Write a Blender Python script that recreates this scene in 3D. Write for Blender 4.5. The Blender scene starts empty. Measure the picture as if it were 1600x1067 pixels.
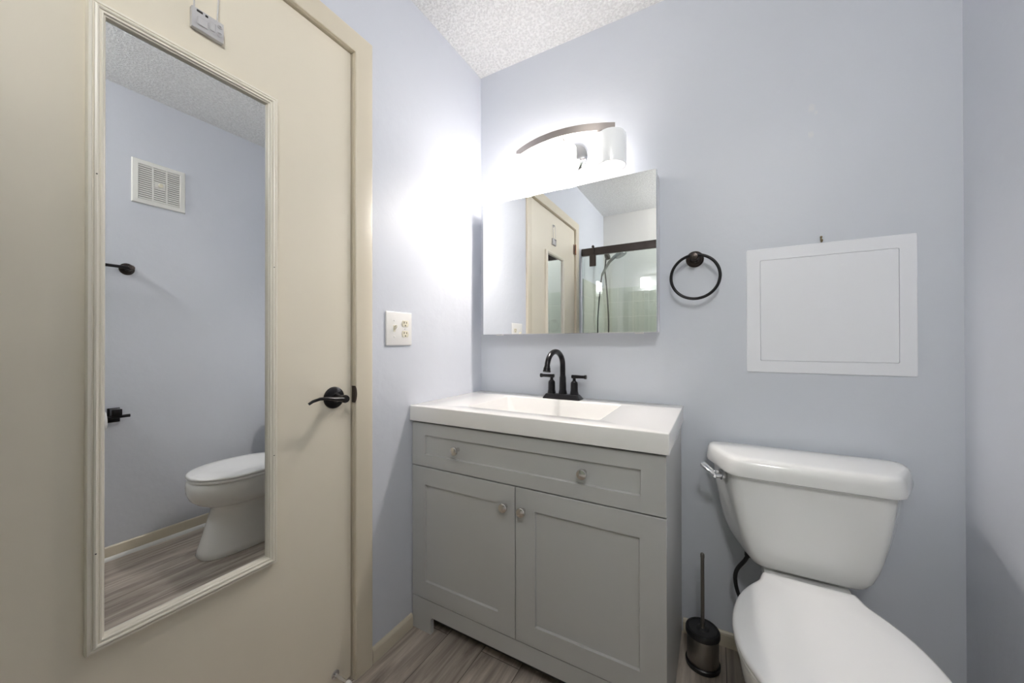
import bpy, bmesh, math, random
from mathutils import Vector, Matrix
random.seed(4)
S = bpy.context.scene
COL = S.collection
PI = math.pi

# ---------------------------------------------------------------- camera
cam = bpy.data.cameras.new('camera')
cam.sensor_width = 36.0
cam.lens = 568.617 / 1600 * 36.0
cam.clip_start = 0.01
camo = bpy.data.objects.new('camera', cam)
COL.objects.link(camo)
R_ = Vector((0.873218, 0.487327, -0.001737)); U_ = Vector((0.003439, -0.002598, 0.999991)); F_ = Vector((-0.487318, 0.873216, 0.003945))
M = Matrix((R_, U_, -F_)).transposed().to_4x4()
M.translation = Vector((1.0345, -1.5332, 1.0976))
camo.matrix_world = M
S.camera = camo

# ---------------------------------------------------------------- world and exposure
w = bpy.data.worlds.new('world'); S.world = w
w.use_nodes = True
w.node_tree.nodes['Background'].inputs[0].default_value = (0.6, 0.7, 0.85, 1)
w.node_tree.nodes['Background'].inputs[1].default_value = 0.4
S.view_settings.view_transform = 'Standard'
S.view_settings.look = 'None'
S.view_settings.gamma = 1.0
S.view_settings.use_curve_mapping = False
S.view_settings.exposure = 0.82
S.cycles.max_bounces = 14
S.cycles.diffuse_bounces = 8
S.cycles.glossy_bounces = 8
S.cycles.transmission_bounces = 10
S.cycles.transparent_max_bounces = 16
S.cycles.caustics_reflective = False
S.cycles.caustics_refractive = False
S.cycles.sample_clamp_indirect = 6.0

# light constants (the lamps themselves are built with the fixture and the added fill globe)
BULB_E = (170.0, 360.0, 1.0)        # emission of the left, middle, right bulb over the vanity
BULB_COL = (1.0, 0.93, 0.865)
SHADE_E = (10.0, 13.5, 0.10)
FILL_E = 36.0
FILL_COL = (1.0, 0.985, 0.96)

W = 1.655       # room width
H = 2.44
YF = -2.50      # far wall behind the tub

# ---------------------------------------------------------------- materials
def nodes(m):
    return m.node_tree.nodes, m.node_tree.links
def mat(name, col, rough=0.5, metal=0.0, bump=None, spec=0.5, coat=0.0, var=0.0, vscale=6.0):
    m = bpy.data.materials.new(name); m.use_nodes = True
    n, l = nodes(m); b = n['Principled BSDF']
    b.inputs['Base Color'].default_value = (*col, 1)
    b.inputs['Roughness'].default_value = rough
    b.inputs['Metallic'].default_value = metal
    b.inputs['Specular IOR Level'].default_value = spec
    b.inputs['Coat Weight'].default_value = coat
    b.inputs['Coat Roughness'].default_value = 0.05
    tc = n.new('ShaderNodeTexCoord')
    if var:
        no = n.new('ShaderNodeTexNoise'); no.inputs['Scale'].default_value = vscale; no.inputs['Detail'].default_value = 4
        l.new(tc.outputs['Object'], no.inputs['Vector'])
        mx = n.new('ShaderNodeMix'); mx.data_type = 'RGBA'
        mx.inputs[6].default_value = (*[c * (1 - var) for c in col], 1)
        mx.inputs[7].default_value = (*[min(1, c * (1 + var)) for c in col], 1)
        l.new(no.outputs['Fac'], mx.inputs[0]); l.new(mx.outputs[2], b.inputs['Base Color'])
    if bump:
        sc, st, dist = bump
        no = n.new('ShaderNodeTexNoise'); no.inputs['Scale'].default_value = sc; no.inputs['Detail'].default_value = 3
        l.new(tc.outputs['Object'], no.inputs['Vector'])
        bp = n.new('ShaderNodeBump'); bp.inputs['Strength'].default_value = st; bp.inputs['Distance'].default_value = dist
        l.new(no.outputs['Fac'], bp.inputs['Height']); l.new(bp.outputs['Normal'], b.inputs['Normal'])
    return m

WALLC = (0.615, 0.640, 0.697)
m_wall = mat('blue_grey_wall_paint', WALLC, 0.42, bump=(22, 0.12, 0.01), var=0.02, vscale=3, spec=0.4)

def wall_back_mat():
    # the same paint with two small lighter scuffs where something was pulled off the wall
    m = mat('blue_grey_wall_paint_with_scuffs', WALLC, 0.42, bump=(22, 0.12, 0.01), spec=0.4)
    n, l = nodes(m); b = n['Principled BSDF']
    tc = n.new('ShaderNodeTexCoord')
    prev = None
    for (x, z, rx, rz) in ((1.316, 1.874, .010, .016), (1.327, 1.855, .006, .008), (1.314, 1.786, .009, .013)):
        mp = n.new('ShaderNodeMapping'); mp.inputs['Location'].default_value = (-x / rx, 0, -z / rz)
        mp.inputs['Scale'].default_value = (1 / rx, 0.0, 1 / rz)
        l.new(tc.outputs['Object'], mp.inputs['Vector'])
        no = n.new('ShaderNodeTexNoise'); no.inputs['Scale'].default_value = 180
        l.new(tc.outputs['Object'], no.inputs['Vector'])
        ln = n.new('ShaderNodeVectorMath'); ln.operation = 'LENGTH'; l.new(mp.outputs[0], ln.inputs[0])
        ad = n.new('ShaderNodeMath'); ad.operation = 'ADD'; l.new(ln.outputs['Value'], ad.inputs[0]); l.new(no.outputs['Fac'], ad.inputs[1])
        mr = n.new('ShaderNodeMapRange'); mr.inputs[1].default_value = 1.6; mr.inputs[2].default_value = 0.9
        l.new(ad.outputs[0], mr.inputs[0])
        if prev is None: prev = mr.outputs[0]
        else:
            mm = n.new('ShaderNodeMath'); mm.operation = 'MAXIMUM'; l.new(prev, mm.inputs[0]); l.new(mr.outputs[0], mm.inputs[1]); prev = mm.outputs[0]
    sc = n.new('ShaderNodeMath'); sc.operation = 'MULTIPLY'; sc.inputs[1].default_value = 0.6; l.new(prev, sc.inputs[0])
    mx = n.new('ShaderNodeMix'); mx.data_type = 'RGBA'; mx.inputs[6].default_value = (*WALLC, 1); mx.inputs[7].default_value = (0.70, 0.70, 0.71, 1)
    l.new(sc.outputs[0], mx.inputs[0]); l.new(mx.outputs[2], b.inputs['Base Color'])
    return m
m_wallback = wall_back_mat()
m_farwall = mat('off_white_wall_paint', (0.70, 0.69, 0.66), 0.5, bump=(22, 0.12, 0.01))

def popcorn():
    m = bpy.data.materials.new('popcorn_ceiling'); m.use_nodes = True
    n, l = nodes(m); b = n['Principled BSDF']; b.inputs['Roughness'].default_value = 0.9
    tc = n.new('ShaderNodeTexCoord')
    no = n.new('ShaderNodeTexNoise'); no.inputs['Scale'].default_value = 95; no.inputs['Detail'].default_value = 3; no.inputs['Roughness'].default_value = 0.65
    l.new(tc.outputs['Object'], no.inputs['Vector'])
    mr = n.new('ShaderNodeMapRange'); mr.inputs[1].default_value = 0.38; mr.inputs[2].default_value = 0.62
    l.new(no.outputs['Fac'], mr.inputs[0])
    cr = n.new('ShaderNodeMix'); cr.data_type = 'RGBA'
    cr.inputs[6].default_value = (0.76, 0.76, 0.75, 1); cr.inputs[7].default_value = (0.92, 0.92, 0.91, 1)
    l.new(mr.outputs[0], cr.inputs[0]); l.new(cr.outputs[2], b.inputs['Base Color'])
    bp = n.new('ShaderNodeBump'); bp.inputs['Strength'].default_value = 0.6; bp.inputs['Distance'].default_value = 0.008
    l.new(mr.outputs[0], bp.inputs['Height']); l.new(bp.outputs['Normal'], b.inputs['Normal'])
    return m
m_ceiling = popcorn()

def planks():
    m = bpy.data.materials.new('grey_oak_vinyl_planks'); m.use_nodes = True
    n, l = nodes(m); b = n['Principled BSDF']; b.inputs['Roughness'].default_value = 0.42
    tc = n.new('ShaderNodeTexCoord')
    sx = n.new('ShaderNodeSeparateXYZ'); l.new(tc.outputs['Object'], sx.inputs[0])
    cb = n.new('ShaderNodeCombineXYZ'); l.new(sx.outputs['Y'], cb.inputs['X']); l.new(sx.outputs['X'], cb.inputs['Y'])
    br = n.new('ShaderNodeTexBrick')
    br.inputs['Scale'].default_value = 1.0; br.inputs['Brick Width'].default_value = 1.22; br.inputs['Row Height'].default_value = 0.152
    br.inputs['Mortar Size'].default_value = 0.0011; br.inputs['Mortar Smooth'].default_value = 0.1
    br.offset = 0.37
    br.inputs['Color1'].default_value = (0, 0, 0, 1); br.inputs['Color2'].default_value = (1, 1, 1, 1); br.inputs['Mortar'].default_value = (0.5, 0.5, 0.5, 1)
    l.new(cb.outputs[0], br.inputs['Vector'])
    # grain shifted per plank
    off = n.new('ShaderNodeVectorMath'); off.operation = 'SCALE'; off.inputs['Scale'].default_value = 7.3
    l.new(br.outputs['Color'], off.inputs[0])
    ad = n.new('ShaderNodeVectorMath'); ad.operation = 'ADD'; l.new(tc.outputs['Object'], ad.inputs[0]); l.new(off.outputs[0], ad.inputs[1])
    mp = n.new('ShaderNodeMapping'); mp.inputs['Scale'].default_value = (14, 1.5, 1); l.new(ad.outputs[0], mp.inputs['Vector'])
    n1 = n.new('ShaderNodeTexNoise'); n1.inputs['Scale'].default_value = 1.6; n1.inputs['Detail'].default_value = 7; n1.inputs['Roughness'].default_value = 0.6; n1.inputs['Distortion'].default_value = 0.8
    l.new(mp.outputs[0], n1.inputs['Vector'])
    mp2 = n.new('ShaderNodeMapping'); mp2.inputs['Scale'].default_value = (90, 4, 1); l.new(ad.outputs[0], mp2.inputs['Vector'])
    n2 = n.new('ShaderNodeTexNoise'); n2.inputs['Scale'].default_value = 1.5; n2.inputs['Detail'].default_value = 4
    l.new(mp2.outputs[0], n2.inputs['Vector'])
    cr = n.new('ShaderNodeValToRGB'); e = cr.color_ramp.elements
    e[0].position = 0.30; e[0].color = (0.215, 0.178, 0.148, 1)
    e[1].position = 0.70; e[1].color = (0.64, 0.57, 0.50, 1)
    k = cr.color_ramp.elements.new(0.5); k.color = (0.43, 0.37, 0.318, 1)
    l.new(n1.outputs['Fac'], cr.inputs[0])
    mx = n.new('ShaderNodeMix'); mx.data_type = 'RGBA'; mx.blend_type = 'OVERLAY'; mx.inputs[0].default_value = 0.32
    l.new(cr.outputs[0], mx.inputs[6]); l.new(n2.outputs['Fac'], mx.inputs[7])
    tn = n.new('ShaderNodeMapRange'); tn.inputs[3].default_value = 0.82; tn.inputs[4].default_value = 1.15; l.new(br.outputs['Color'], tn.inputs[0])
    ml = n.new('ShaderNodeVectorMath'); ml.operation = 'SCALE'; l.new(mx.outputs[2], ml.inputs[0]); l.new(tn.outputs[0], ml.inputs['Scale'])
    md = n.new('ShaderNodeMix'); md.data_type = 'RGBA'; md.inputs[7].default_value = (0.09, 0.075, 0.065, 1)
    l.new(br.outputs['Fac'], md.inputs[0]); l.new(ml.outputs[0], md.inputs[6]); l.new(md.outputs[2], b.inputs['Base Color'])
    bp = n.new('ShaderNodeBump'); bp.inputs['Strength'].default_value = 0.12; bp.inputs['Distance'].default_value = 0.004
    l.new(n2.outputs['Fac'], bp.inputs['Height']); l.new(bp.outputs['Normal'], b.inputs['Normal'])
    return m
m_floor = planks()

def tiles(name, ax):
    m = bpy.data.materials.new(name); m.use_nodes = True
    n, l = nodes(m); b = n['Principled BSDF']; b.inputs['Roughness'].default_value = 0.15
    tc = n.new('ShaderNodeTexCoord'); sx = n.new('ShaderNodeSeparateXYZ'); l.new(tc.outputs['Object'], sx.inputs[0])
    cb = n.new('ShaderNodeCombineXYZ'); l.new(sx.outputs[ax], cb.inputs['X']); l.new(sx.outputs['Z'], cb.inputs['Y'])
    br = n.new('ShaderNodeTexBrick'); br.offset = 0.0
    br.inputs['Scale'].default_value = 1.0; br.inputs['Brick Width'].default_value = 0.152; br.inputs['Row Height'].default_value = 0.152
    br.inputs['Mortar Size'].default_value = 0.0022; br.inputs['Mortar Smooth'].default_value = 0.2
    br.inputs['Color1'].default_value = (0.60, 0.61, 0.545, 1); br.inputs['Color2'].default_value = (0.64, 0.65, 0.58, 1); br.inputs['Mortar'].default_value = (0.80, 0.79, 0.72, 1)
    l.new(cb.outputs[0], br.inputs['Vector']); l.new(br.outputs['Color'], b.inputs['Base Color'])
    bp = n.new('ShaderNodeBump'); bp.invert = True; bp.inputs['Strength'].default_value = 0.5; bp.inputs['Distance'].default_value = 0.002
    l.new(br.outputs['Fac'], bp.inputs['Height']); l.new(bp.outputs['Normal'], b.inputs['Normal'])
    return m
m_tile_x = tiles('pale_glazed_tile_far', 'X'); m_tile_y = tiles('pale_glazed_tile_side', 'Y')

m_cream = mat('cream_door_paint', (0.74, 0.685, 0.565), 0.38, bump=(9, 0.05, 0.01), var=0.025, vscale=2.5)
m_creamtrim = mat('cream_trim_paint', (0.66, 0.60, 0.48), 0.34, var=0.03, vscale=10)
m_frame = mat('cream_mirror_frame', (0.80, 0.76, 0.66), 0.33)
m_mirror = mat('silvered_mirror', (0.90, 0.915, 0.92), 0.0, 1.0)
m_greycab = mat('grey_cabinet_paint', (0.49, 0.492, 0.485), 0.42)
m_dark = mat('dark_gap', (0.01, 0.01, 0.01), 0.8)
m_white_top = mat('white_cultured_marble', (0.80, 0.785, 0.765), 0.18, coat=0.3)
m_porc = mat('white_porcelain', (0.80, 0.80, 0.79), 0.10, coat=0.5)
m_seat = mat('white_seat_plastic', (0.84, 0.84, 0.84), 0.2, coat=0.2)
m_black = mat('oil_rubbed_black_metal', (0.012, 0.011, 0.013), 0.28, 0.6, spec=0.6)
m_bronze = mat('dark_bronze_metal', (0.050, 0.040, 0.036), 0.30, 0.8)
m_rail = mat('bronze_rail_metal', (0.060, 0.048, 0.043), 0.38, 0.6)
m_nickel = mat('brushed_nickel', (0.50, 0.45, 0.42), 0.32, 1.0)
m_chrome = mat('chrome', (0.75, 0.76, 0.78), 0.08, 1.0)
m_knob = mat('polished_nickel_knob', (0.66, 0.64, 0.62), 0.18, 1.0)
m_steel = mat('brushed_steel', (0.36, 0.34, 0.32), 0.33, 1.0)
m_whitepl = mat('white_plastic', (0.80, 0.79, 0.77), 0.3)
m_ivory = mat('ivory_plastic', (0.72, 0.68, 0.55), 0.35)
m_blackpl = mat('black_plastic', (0.012, 0.012, 0.013), 0.35)
m_panel = mat('white_access_panel_paint', (0.82, 0.83, 0.87), 0.45, bump=(14, 0.08, 0.01), var=0.015)
m_vent = mat('white_vent_plastic', (0.74, 0.74, 0.70), 0.45)
m_brass = mat('old_brass', (0.28, 0.22, 0.13), 0.4, 0.9)
m_copper = mat('copper_brown_hinge', (0.20, 0.10, 0.06), 0.35, 0.8)
m_hook = mat('grey_metal_hook', (0.16, 0.15, 0.13), 0.4, 0.8)
m_paper = mat('toilet_paper', (0.85, 0.85, 0.84), 0.95, bump=(60, 0.2, 0.003))
m_greyhose = mat('dark_hose', (0.022, 0.022, 0.024), 0.45)
m_greyplast = mat('grey_hand_shower', (0.28, 0.29, 0.28), 0.25, 0.4)
m_slot = mat('dark_slot', (0.02, 0.018, 0.015), 0.7)

def emis(name, col, base, e):
    m = mat(name, base, 0.25)
    b = m.node_tree.nodes['Principled BSDF']
    b.inputs['Emission Color'].default_value = (*col, 1); b.inputs['Emission Strength'].default_value = e
    return m
def glassy(name, tint, refl):
    m = bpy.data.materials.new(name); m.use_nodes = True
    n, l = nodes(m); n.remove(n['Principled BSDF']); out = n['Material Output']
    tr = n.new('ShaderNodeBsdfTransparent'); tr.inputs[0].default_value = (*tint, 1)
    gl = n.new('ShaderNodeBsdfGlossy'); gl.inputs['Roughness'].default_value = 0.01
    fr = n.new('ShaderNodeFresnel'); fr.inputs[0].default_value = refl
    mx = n.new('ShaderNodeMixShader'); l.new(fr.outputs[0], mx.inputs[0]); l.new(tr.outputs[0], mx.inputs[1]); l.new(gl.outputs[0], mx.inputs[2])
    l.new(mx.outputs[0], out.inputs[0])
    return m
m_glass = glassy('shower_glass', (0.93, 0.965, 0.945), 1.75)
def clearplastic():
    m = bpy.data.materials.new('clear_acrylic'); m.use_nodes = True
    n, l = nodes(m); b = n['Principled BSDF']
    b.inputs['Base Color'].default_value = (0.92, 0.91, 0.92, 1); b.inputs['Roughness'].default_value = 0.12
    b.inputs['Transmission Weight'].default_value = 0.45; b.inputs['IOR'].default_value = 1.45
    return m
m_clear = clearplastic()

# ---------------------------------------------------------------- helpers
class MB:
    def __init__(s): s.bm = bmesh.new()
    def box(s, x0, y0, z0, x1, y1, z1, bev=0.0, seg=2, M=None):
        x0, x1 = sorted((x0, x1)); y0, y1 = sorted((y0, y1)); z0, z1 = sorted((z0, z1))
        r = bmesh.ops.create_cube(s.bm, size=1.0)
        vs = r['verts']
        for v in vs:
            v.co = Vector(((x0 + x1) / 2 + v.co.x * (x1 - x0), (y0 + y1) / 2 + v.co.y * (y1 - y0), (z0 + z1) / 2 + v.co.z * (z1 - z0)))
        if bev:
            es = list({e for v in vs for e in v.link_edges})
            rr = bmesh.ops.bevel(s.bm, geom=es, offset=bev, segments=seg, profile=0.5, affect='EDGES')
            vs = list({v for f in rr['faces'] for v in f.verts} | {v for v in vs if v.is_valid})
        if M is not None:
            for v in vs: v.co = M @ v.co
        return s
    def loft(s, rings, cap0=True, cap1=True, closed=True):
        R = [[s.bm.verts.new(p) for p in r] for r in rings]
        k = len(R[0])
        for a, b in zip(R, R[1:]):
            for i in range(k if closed else k - 1):
                j = (i + 1) % k
                s.bm.faces.new((a[i], a[j], b[j], b[i]))
        if cap0: s.bm.faces.new(R[0][::-1])
        if cap1: s.bm.faces.new(R[-1])
        return s
    def lathe(s, prof, o=(0, 0, 0), axis='Z', n=32, cap0=True, cap1=True):
        # prof: (radius, height) pairs along axis
        o = Vector(o); rings = []
        for r, h in prof:
            r = max(r, 1e-5); ring = []
            for i in range(n):
                a = 2 * PI * i / n; c, q = r * math.cos(a), r * math.sin(a)
                p = {'Z': (c, q, h), 'X': (h, c, q), 'Y': (q, h, c)}[axis]
                ring.append(o + Vector(p))
            rings.append(ring)
        return s.loft(rings, cap0, cap1)
    def tube(s, pts, r, n=12, flat=1.0, caps=True):
        pts = [Vector(p) for p in pts]; rs = r if isinstance(r, (list, tuple)) else [r] * len(pts)
        rings = []; up = None
        for i, p in enumerate(pts):
            t = (pts[min(i + 1, len(pts) - 1)] - pts[max(i - 1, 0)]).normalized()
            if up is None:
                up = Vector((0, 0, 1)) if abs(t.z) < 0.9 else Vector((1, 0, 0))
            up = (up - t * up.dot(t)).normalized(); sd = t.cross(up)
            rings.append([p + sd * math.cos(2 * PI * k / n) * rs[i] + up * math.sin(2 * PI * k / n) * rs[i] * flat for k in range(n)])
        return s.loft(rings, caps, caps)
    def torus(s, o, R, r, axis='Y', n=64, k=12):
        o = Vector(o); rings = []
        for i in range(n):
            a = 2 * PI * i / n; ring = []
            for j in range(k):
                b = 2 * PI * j / k; q = R + r * math.cos(b); h = r * math.sin(b)
                p = {'Y': (q * math.cos(a), h, q * math.sin(a)), 'X': (h, q * math.cos(a), q * math.sin(a)), 'Z': (q * math.cos(a), q * math.sin(a), h)}[axis]
                ring.append(o + Vector(p))
            rings.append(ring)
        rings.append(rings[0])
        return s.loft(rings, False, False)
    def build(s, name, m, parent=None, smooth=35, bevel=None):
        bmesh.ops.remove_doubles(s.bm, verts=s.bm.verts, dist=1e-6)
        bmesh.ops.recalc_face_normals(s.bm, faces=s.bm.faces)
        me = bpy.data.meshes.new(name); s.bm.to_mesh(me); s.bm.free()
        me.materials.append(m)
        if smooth:
            for p in me.polygons: p.use_smooth = True
            me.set_sharp_from_angle(angle=math.radians(smooth))
        o = bpy.data.objects.new(name, me); COL.objects.link(o)
        if parent is not None:
            o.parent = parent
            o.matrix_parent_inverse = Matrix.Translation(-(world_loc(parent)))
        if bevel:
            bv = o.modifiers.new('bevel', 'BEVEL'); bv.width = bevel; bv.segments = 2; bv.limit_method = 'ANGLE'; bv.angle_limit = math.radians(40)
            bv.harden_normals = False
        return o
def world_loc(o):
    l = Vector((0, 0, 0))
    if o.type == 'EMPTY': l = Vector(o.location)
    return l
def thing(name, label, cat, loc=(0, 0, 0), group=None):
    o = bpy.data.objects.new(name, None); COL.objects.link(o); o.location = loc
    o.empty_display_size = 0.05
    o['label'] = label; o['category'] = cat
    if group: o['group'] = group
    return o
def tag(o, label, cat, group=None):
    o['label'] = label; o['category'] = cat
    if group: o['group'] = group
    return o
def struct(o, label=None):
    o['kind'] = 'structure'
    if label: o['label'] = label
    return o
def arc(c, r, a0, a1, n, plane='YZ'):
    out = []
    for i in range(n + 1):
        a = math.radians(a0 + (a1 - a0) * i / n); p, q = r * math.cos(a), r * math.sin(a)
        d = {'YZ': (0, p, q), 'XZ': (p, 0, q), 'XY': (p, q, 0)}[plane]
        out.append(tuple(Vector(c) + Vector(d)))
    return out
def bez(p0, p1, p2, p3, n=16):
    p0, p1, p2, p3 = map(Vector, (p0, p1, p2, p3)); o = []
    for i in range(n + 1):
        t = i / n; o.append((1 - t) ** 3 * p0 + 3 * (1 - t) ** 2 * t * p1 + 3 * (1 - t) * t * t * p2 + t ** 3 * p3)
    return o

# ================================================================ room shell
T = 0.10
DY0, DY1, DZ = -0.745, -1.600, 2.052     # door opening
struct(MB().box(-T, YF - T, -T, W + T, T, 0).build('floor', m_floor, smooth=0), 'grey oak plank vinyl floor')
struct(MB().box(-T, YF - T, H, W + T, T, H + T).build('ceiling', m_ceiling, smooth=0), 'white popcorn textured ceiling')
struct(MB().box(-T, 0, 0, W + T, T, H).build('wall_back', m_wallback, smooth=0), 'pale blue-grey wall behind the vanity and toilet')
struct(MB().box(W, YF, 0, W + T, 0, H).build('wall_right', m_wall, smooth=0), 'pale blue-grey wall to the right of the toilet')
b = MB(); JT = 0.018; b.box(-T, DY0 + JT, 0, 0, 0, H); b.box(-T, YF, 0, 0, DY1 - JT, H); b.box(-T, DY1 - JT, DZ + JT, 0, DY0 + JT, H)
struct(b.build('wall_left', m_wall, smooth=0), 'pale blue-grey wall holding the cream door')
struct(MB().box(-T, YF - T, 0, W + T, YF, H).build('wall_front', m_farwall, smooth=0), 'off-white wall behind the tub')
# shower tile
struct(MB().box(0.004, YF, 0.42, W - 0.004, YF + 0.008, 1.672).build('trim_2', m_tile_x, smooth=0), 'pale square wall tile behind the tub')
struct(MB().box(0, YF + 0.008, 0.42, 0.008, -1.80, 1.672).build('trim_3', m_tile_y, smooth=0), 'pale square wall tile under the shower arm')
struct(MB().box(W - 0.008, YF + 0.008, 0.42, W, -1.80, 1.672).build('trim_4', m_tile_y, smooth=0), 'pale square wall tile at the tub end')

# baseboards
def baseboard(name, pts_fn, label, shoe=False):
    b = MB()
    rings = pts_fn()
    b.loft(rings)
    return struct(b.build(name, m_creamtrim, smooth=20), label)
def bb_profile(t, h):
    return [(0, 0), (t, 0), (t, h * 0.8), (t * 0.75, h * 0.93), (t * 0.4, h), (0, h)]
def bb_y(x, sgn, y0, y1, t=0.011, h=0.052):
    return [[(x + sgn * p, y, q) for p, q in bb_profile(t, h)] for y in (y0, y1)]
def bb_x(y, x0, x1, t=0.011, h=0.052):
    return [[(x, y - p, q) for p, q in bb_profile(t, h)] for x in (x0, x1)]
baseboard('baseboard_left', lambda: bb_y(0, 1, -0.488, -0.675), 'short cream baseboard between door casing and vanity')
baseboard('baseboard_back', lambda: bb_x(0, 0.925, W), 'cream baseboard behind the toilet')
baseboard('baseboard_right', lambda: bb_y(W, -1, -0.011, -1.74, h=0.068), 'cream baseboard along the right wall')
b = MB(); b.loft([[(W - 0.011 - p, y, q) for p, q in ((0, 0), (0.013, 0), (0.012, 0.007), (0.008, 0.013), (0, 0.017))] for y in (-0.011, -1.74)])
struct(b.build('trim_5', mat('white_shoe_paint', (0.78, 0.78, 0.76), 0.4), smooth=50), 'white shoe moulding at the foot of the right wall')

# door casing and jamb
b = MB()
CW = 0.066
def casing_ring(inset):  # inverted U path
    return [(-0.0, DY0 + inset, 0), (-0.0, DY0 + inset, DZ + inset), (-0.0, DY1 - inset, DZ + inset), (-0.0, DY1 - inset, 0)]
prof = [(0.0012, 0.0), (0.0012, 0.0085), (0.004, 0.0105), (0.030, 0.0120), (0.058, 0.0130), (0.064, 0.0120), (0.0685, 0.0080), (0.0685, 0.0)]
rings = []
for t, h in prof:
    rings.append([(h, y, z) for (_, y, z) in casing_ring(t)])
bmv = [[b.bm.verts.new(p) for p in r] for r in rings]
for a, c in zip(bmv, bmv[1:]):
    for i in range(3): b.bm.faces.new((a[i], a[i + 1], c[i + 1], c[i]))
for i in range(3):
    b.bm.faces.new((bmv[-1][i], bmv[-1][i + 1], bmv[0][i + 1], bmv[0][i]))
# jamb lining
b.box(-T, DY0, 0, 0.0, DY0 + JT, DZ + JT); b.box(-T, DY1 - JT, 0, 0.0, DY1, DZ + JT); b.box(-T, DY1, DZ, 0.0, DY0, DZ + JT)
# door stop behind the leaf
b.box(-0.062, DY0 - 0.014, 0, -0.050, DY0, DZ); b.box(-0.062, DY1, 0, -0.050, DY1 + 0.014, DZ); b.box(-0.062, DY1, DZ - 0.014, -0.050, DY0, DZ)
trim = struct(b.build('trim_1', m_creamtrim, smooth=30), 'cream painted door casing')
# strike cut-out in the jamb edge
b = MB()
cc = [(DY0 - 0.0035, -0.027), (DY0 - 0.0035, 0.027)] + [(DY0 - 0.0035 + 0.0085 * math.sin(a), 0.027 * math.cos(a)) for a in [PI * k / 12 for k in range(1, 12)]]
b.loft([[(xx, y, 0.932 + z) for y, z in cc] for xx in (-0.004, 0.0112)])
struct(b.build('strike_plate', mat('dark_brown_strike', (0.05, 0.035, 0.028), 0.5, 0.4), trim), 'dark curved strike plate')

# door leaf
LX0, LX1 = -0.042, -0.007
b = MB(); b.box(LX0, DY1 + 0.003, 0.012, LX1, DY0 - 0.004, DZ - 0.004, 0.0015, 1)
door = struct(b.build('door_1', m_cream, smooth=30), 'cream flush door with a framed mirror')
# hinge
b = MB(); b.lathe([(0.0, -0.045), (0.0035, -0.044), (0.006, -0.042), (0.006, 0.042), (0.0035, 0.044), (0.0, 0.045)], (0.0045, DY1 + 0.0015, 1.886), n=14)
b.box(LX1 - 0.001, DY1 + 0.003, 1.844, LX1 + 0.0012, DY1 + 0.03, 1.928)
o = b.build('hinge', m_copper, door); o['label'] = 'brown metal hinge'
# lever handle
b = MB(); hy, hz = -0.812, 0.928
b.lathe([(0.0, 0), (0.0335, 0), (0.0340, 0.003), (0.0325, 0.007), (0.028, 0.0095), (0.016, 0.0125), (0.0135, 0.016), (0.0, 0.016)], (LX1, hy, hz), axis='X', n=40)
handle = b.build('door_handle', m_black, door); handle['label'] = 'black lever door handle with round plate'
b = MB(); b.lathe([(0.0, 0), (0.012, 0), (0.0105, 0.018), (0.0115, 0.036), (0.0125, 0.044), (0.010, 0.050), (0.0, 0.051)], (LX1 + 0.014, hy, hz), axis='X', n=24)
x = LX1 + 0.014 + 0.040
pts = [(x, hy + 0.006, hz + 0.001), (x + 0.003, hy - 0.012, hz + 0.001), (x + 0.005, hy - 0.035, hz + 0.004), (x + 0.004, hy - 0.058, hz + 0.009), (x + 0.001, hy - 0.080, hz + 0.010), (x - 0.004, hy - 0.098, hz + 0.005), (x - 0.008, hy - 0.108, hz - 0.002)]
b.tube(pts, [0.0085, 0.009, 0.0075, 0.0065, 0.006, 0.0055, 0.005], n=14, flat=0.75)
b.build('lever', m_black, handle, smooth=60)
# rigid door stop on the door leaf
b = MB(); o0 = (LX1, -0.806, 0.062)
b.lathe([(0.0, 0), (0.013, 0), (0.0125, 0.003), (0.006, 0.005), (0.0045, 0.008), (0.0045, 0.058), (0.0, 0.058)], o0, axis='X', n=20)
ds = b.build('door_stop', m_chrome, None); tag(ds, 'small metal door stop with white tip low on the cream door', 'door stop')
b = MB(); b.lathe([(0.0, 0), (0.0075, 0), (0.0085, 0.004), (0.008, 0.012), (0.0, 0.014)], (LX1 + 0.058, -0.806, 0.062), axis='X', n=18)
b.build('rubber_tip', m_whitepl, ds)

# ================================================================ long mirror on the door
mz0, mz1, my0, my1 = 0.511, 1.755, -1.3265, -0.985
wm = thing('wall_mirror', 'tall narrow door mirror in a reeded cream frame', 'mirror', (LX1, (my0 + my1) / 2, mz0))
b = MB()
prof = [(0, 0), (0, 0.012), (0.0015, 0.0150), (0.0055, 0.0155), (0.0065, 0.0135), (0.0080, 0.0135), (0.0090, 0.0175), (0.0115, 0.0185), (0.0140, 0.0175), (0.0150, 0.0145), (0.0165, 0.0145), (0.0175, 0.0160), (0.0200, 0.0160), (0.0215, 0.0125), (0.0235, 0.0115), (0.0250, 0.0075), (0.0258, 0.0045), (0.0258, 0.0)]
rings = [[(LX1 + h, my0 + t, mz0 + t), (LX1 + h, my1 - t, mz0 + t), (LX1 + h, my1 - t, mz1 - t), (LX1 + h, my0 + t, mz1 - t)] for t, h in prof]
rings.append(rings[0])
b.loft(rings, False, False)
b.build('frame', m_frame, wm, smooth=25)
b = MB(); b.box(LX1, my0 + 0.0255, mz0 + 0.0255, LX1 + 0.004, my1 - 0.0255, mz1 - 0.0255)
b.build('mirror_glass', m_mirror, wm, smooth=0)
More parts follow.
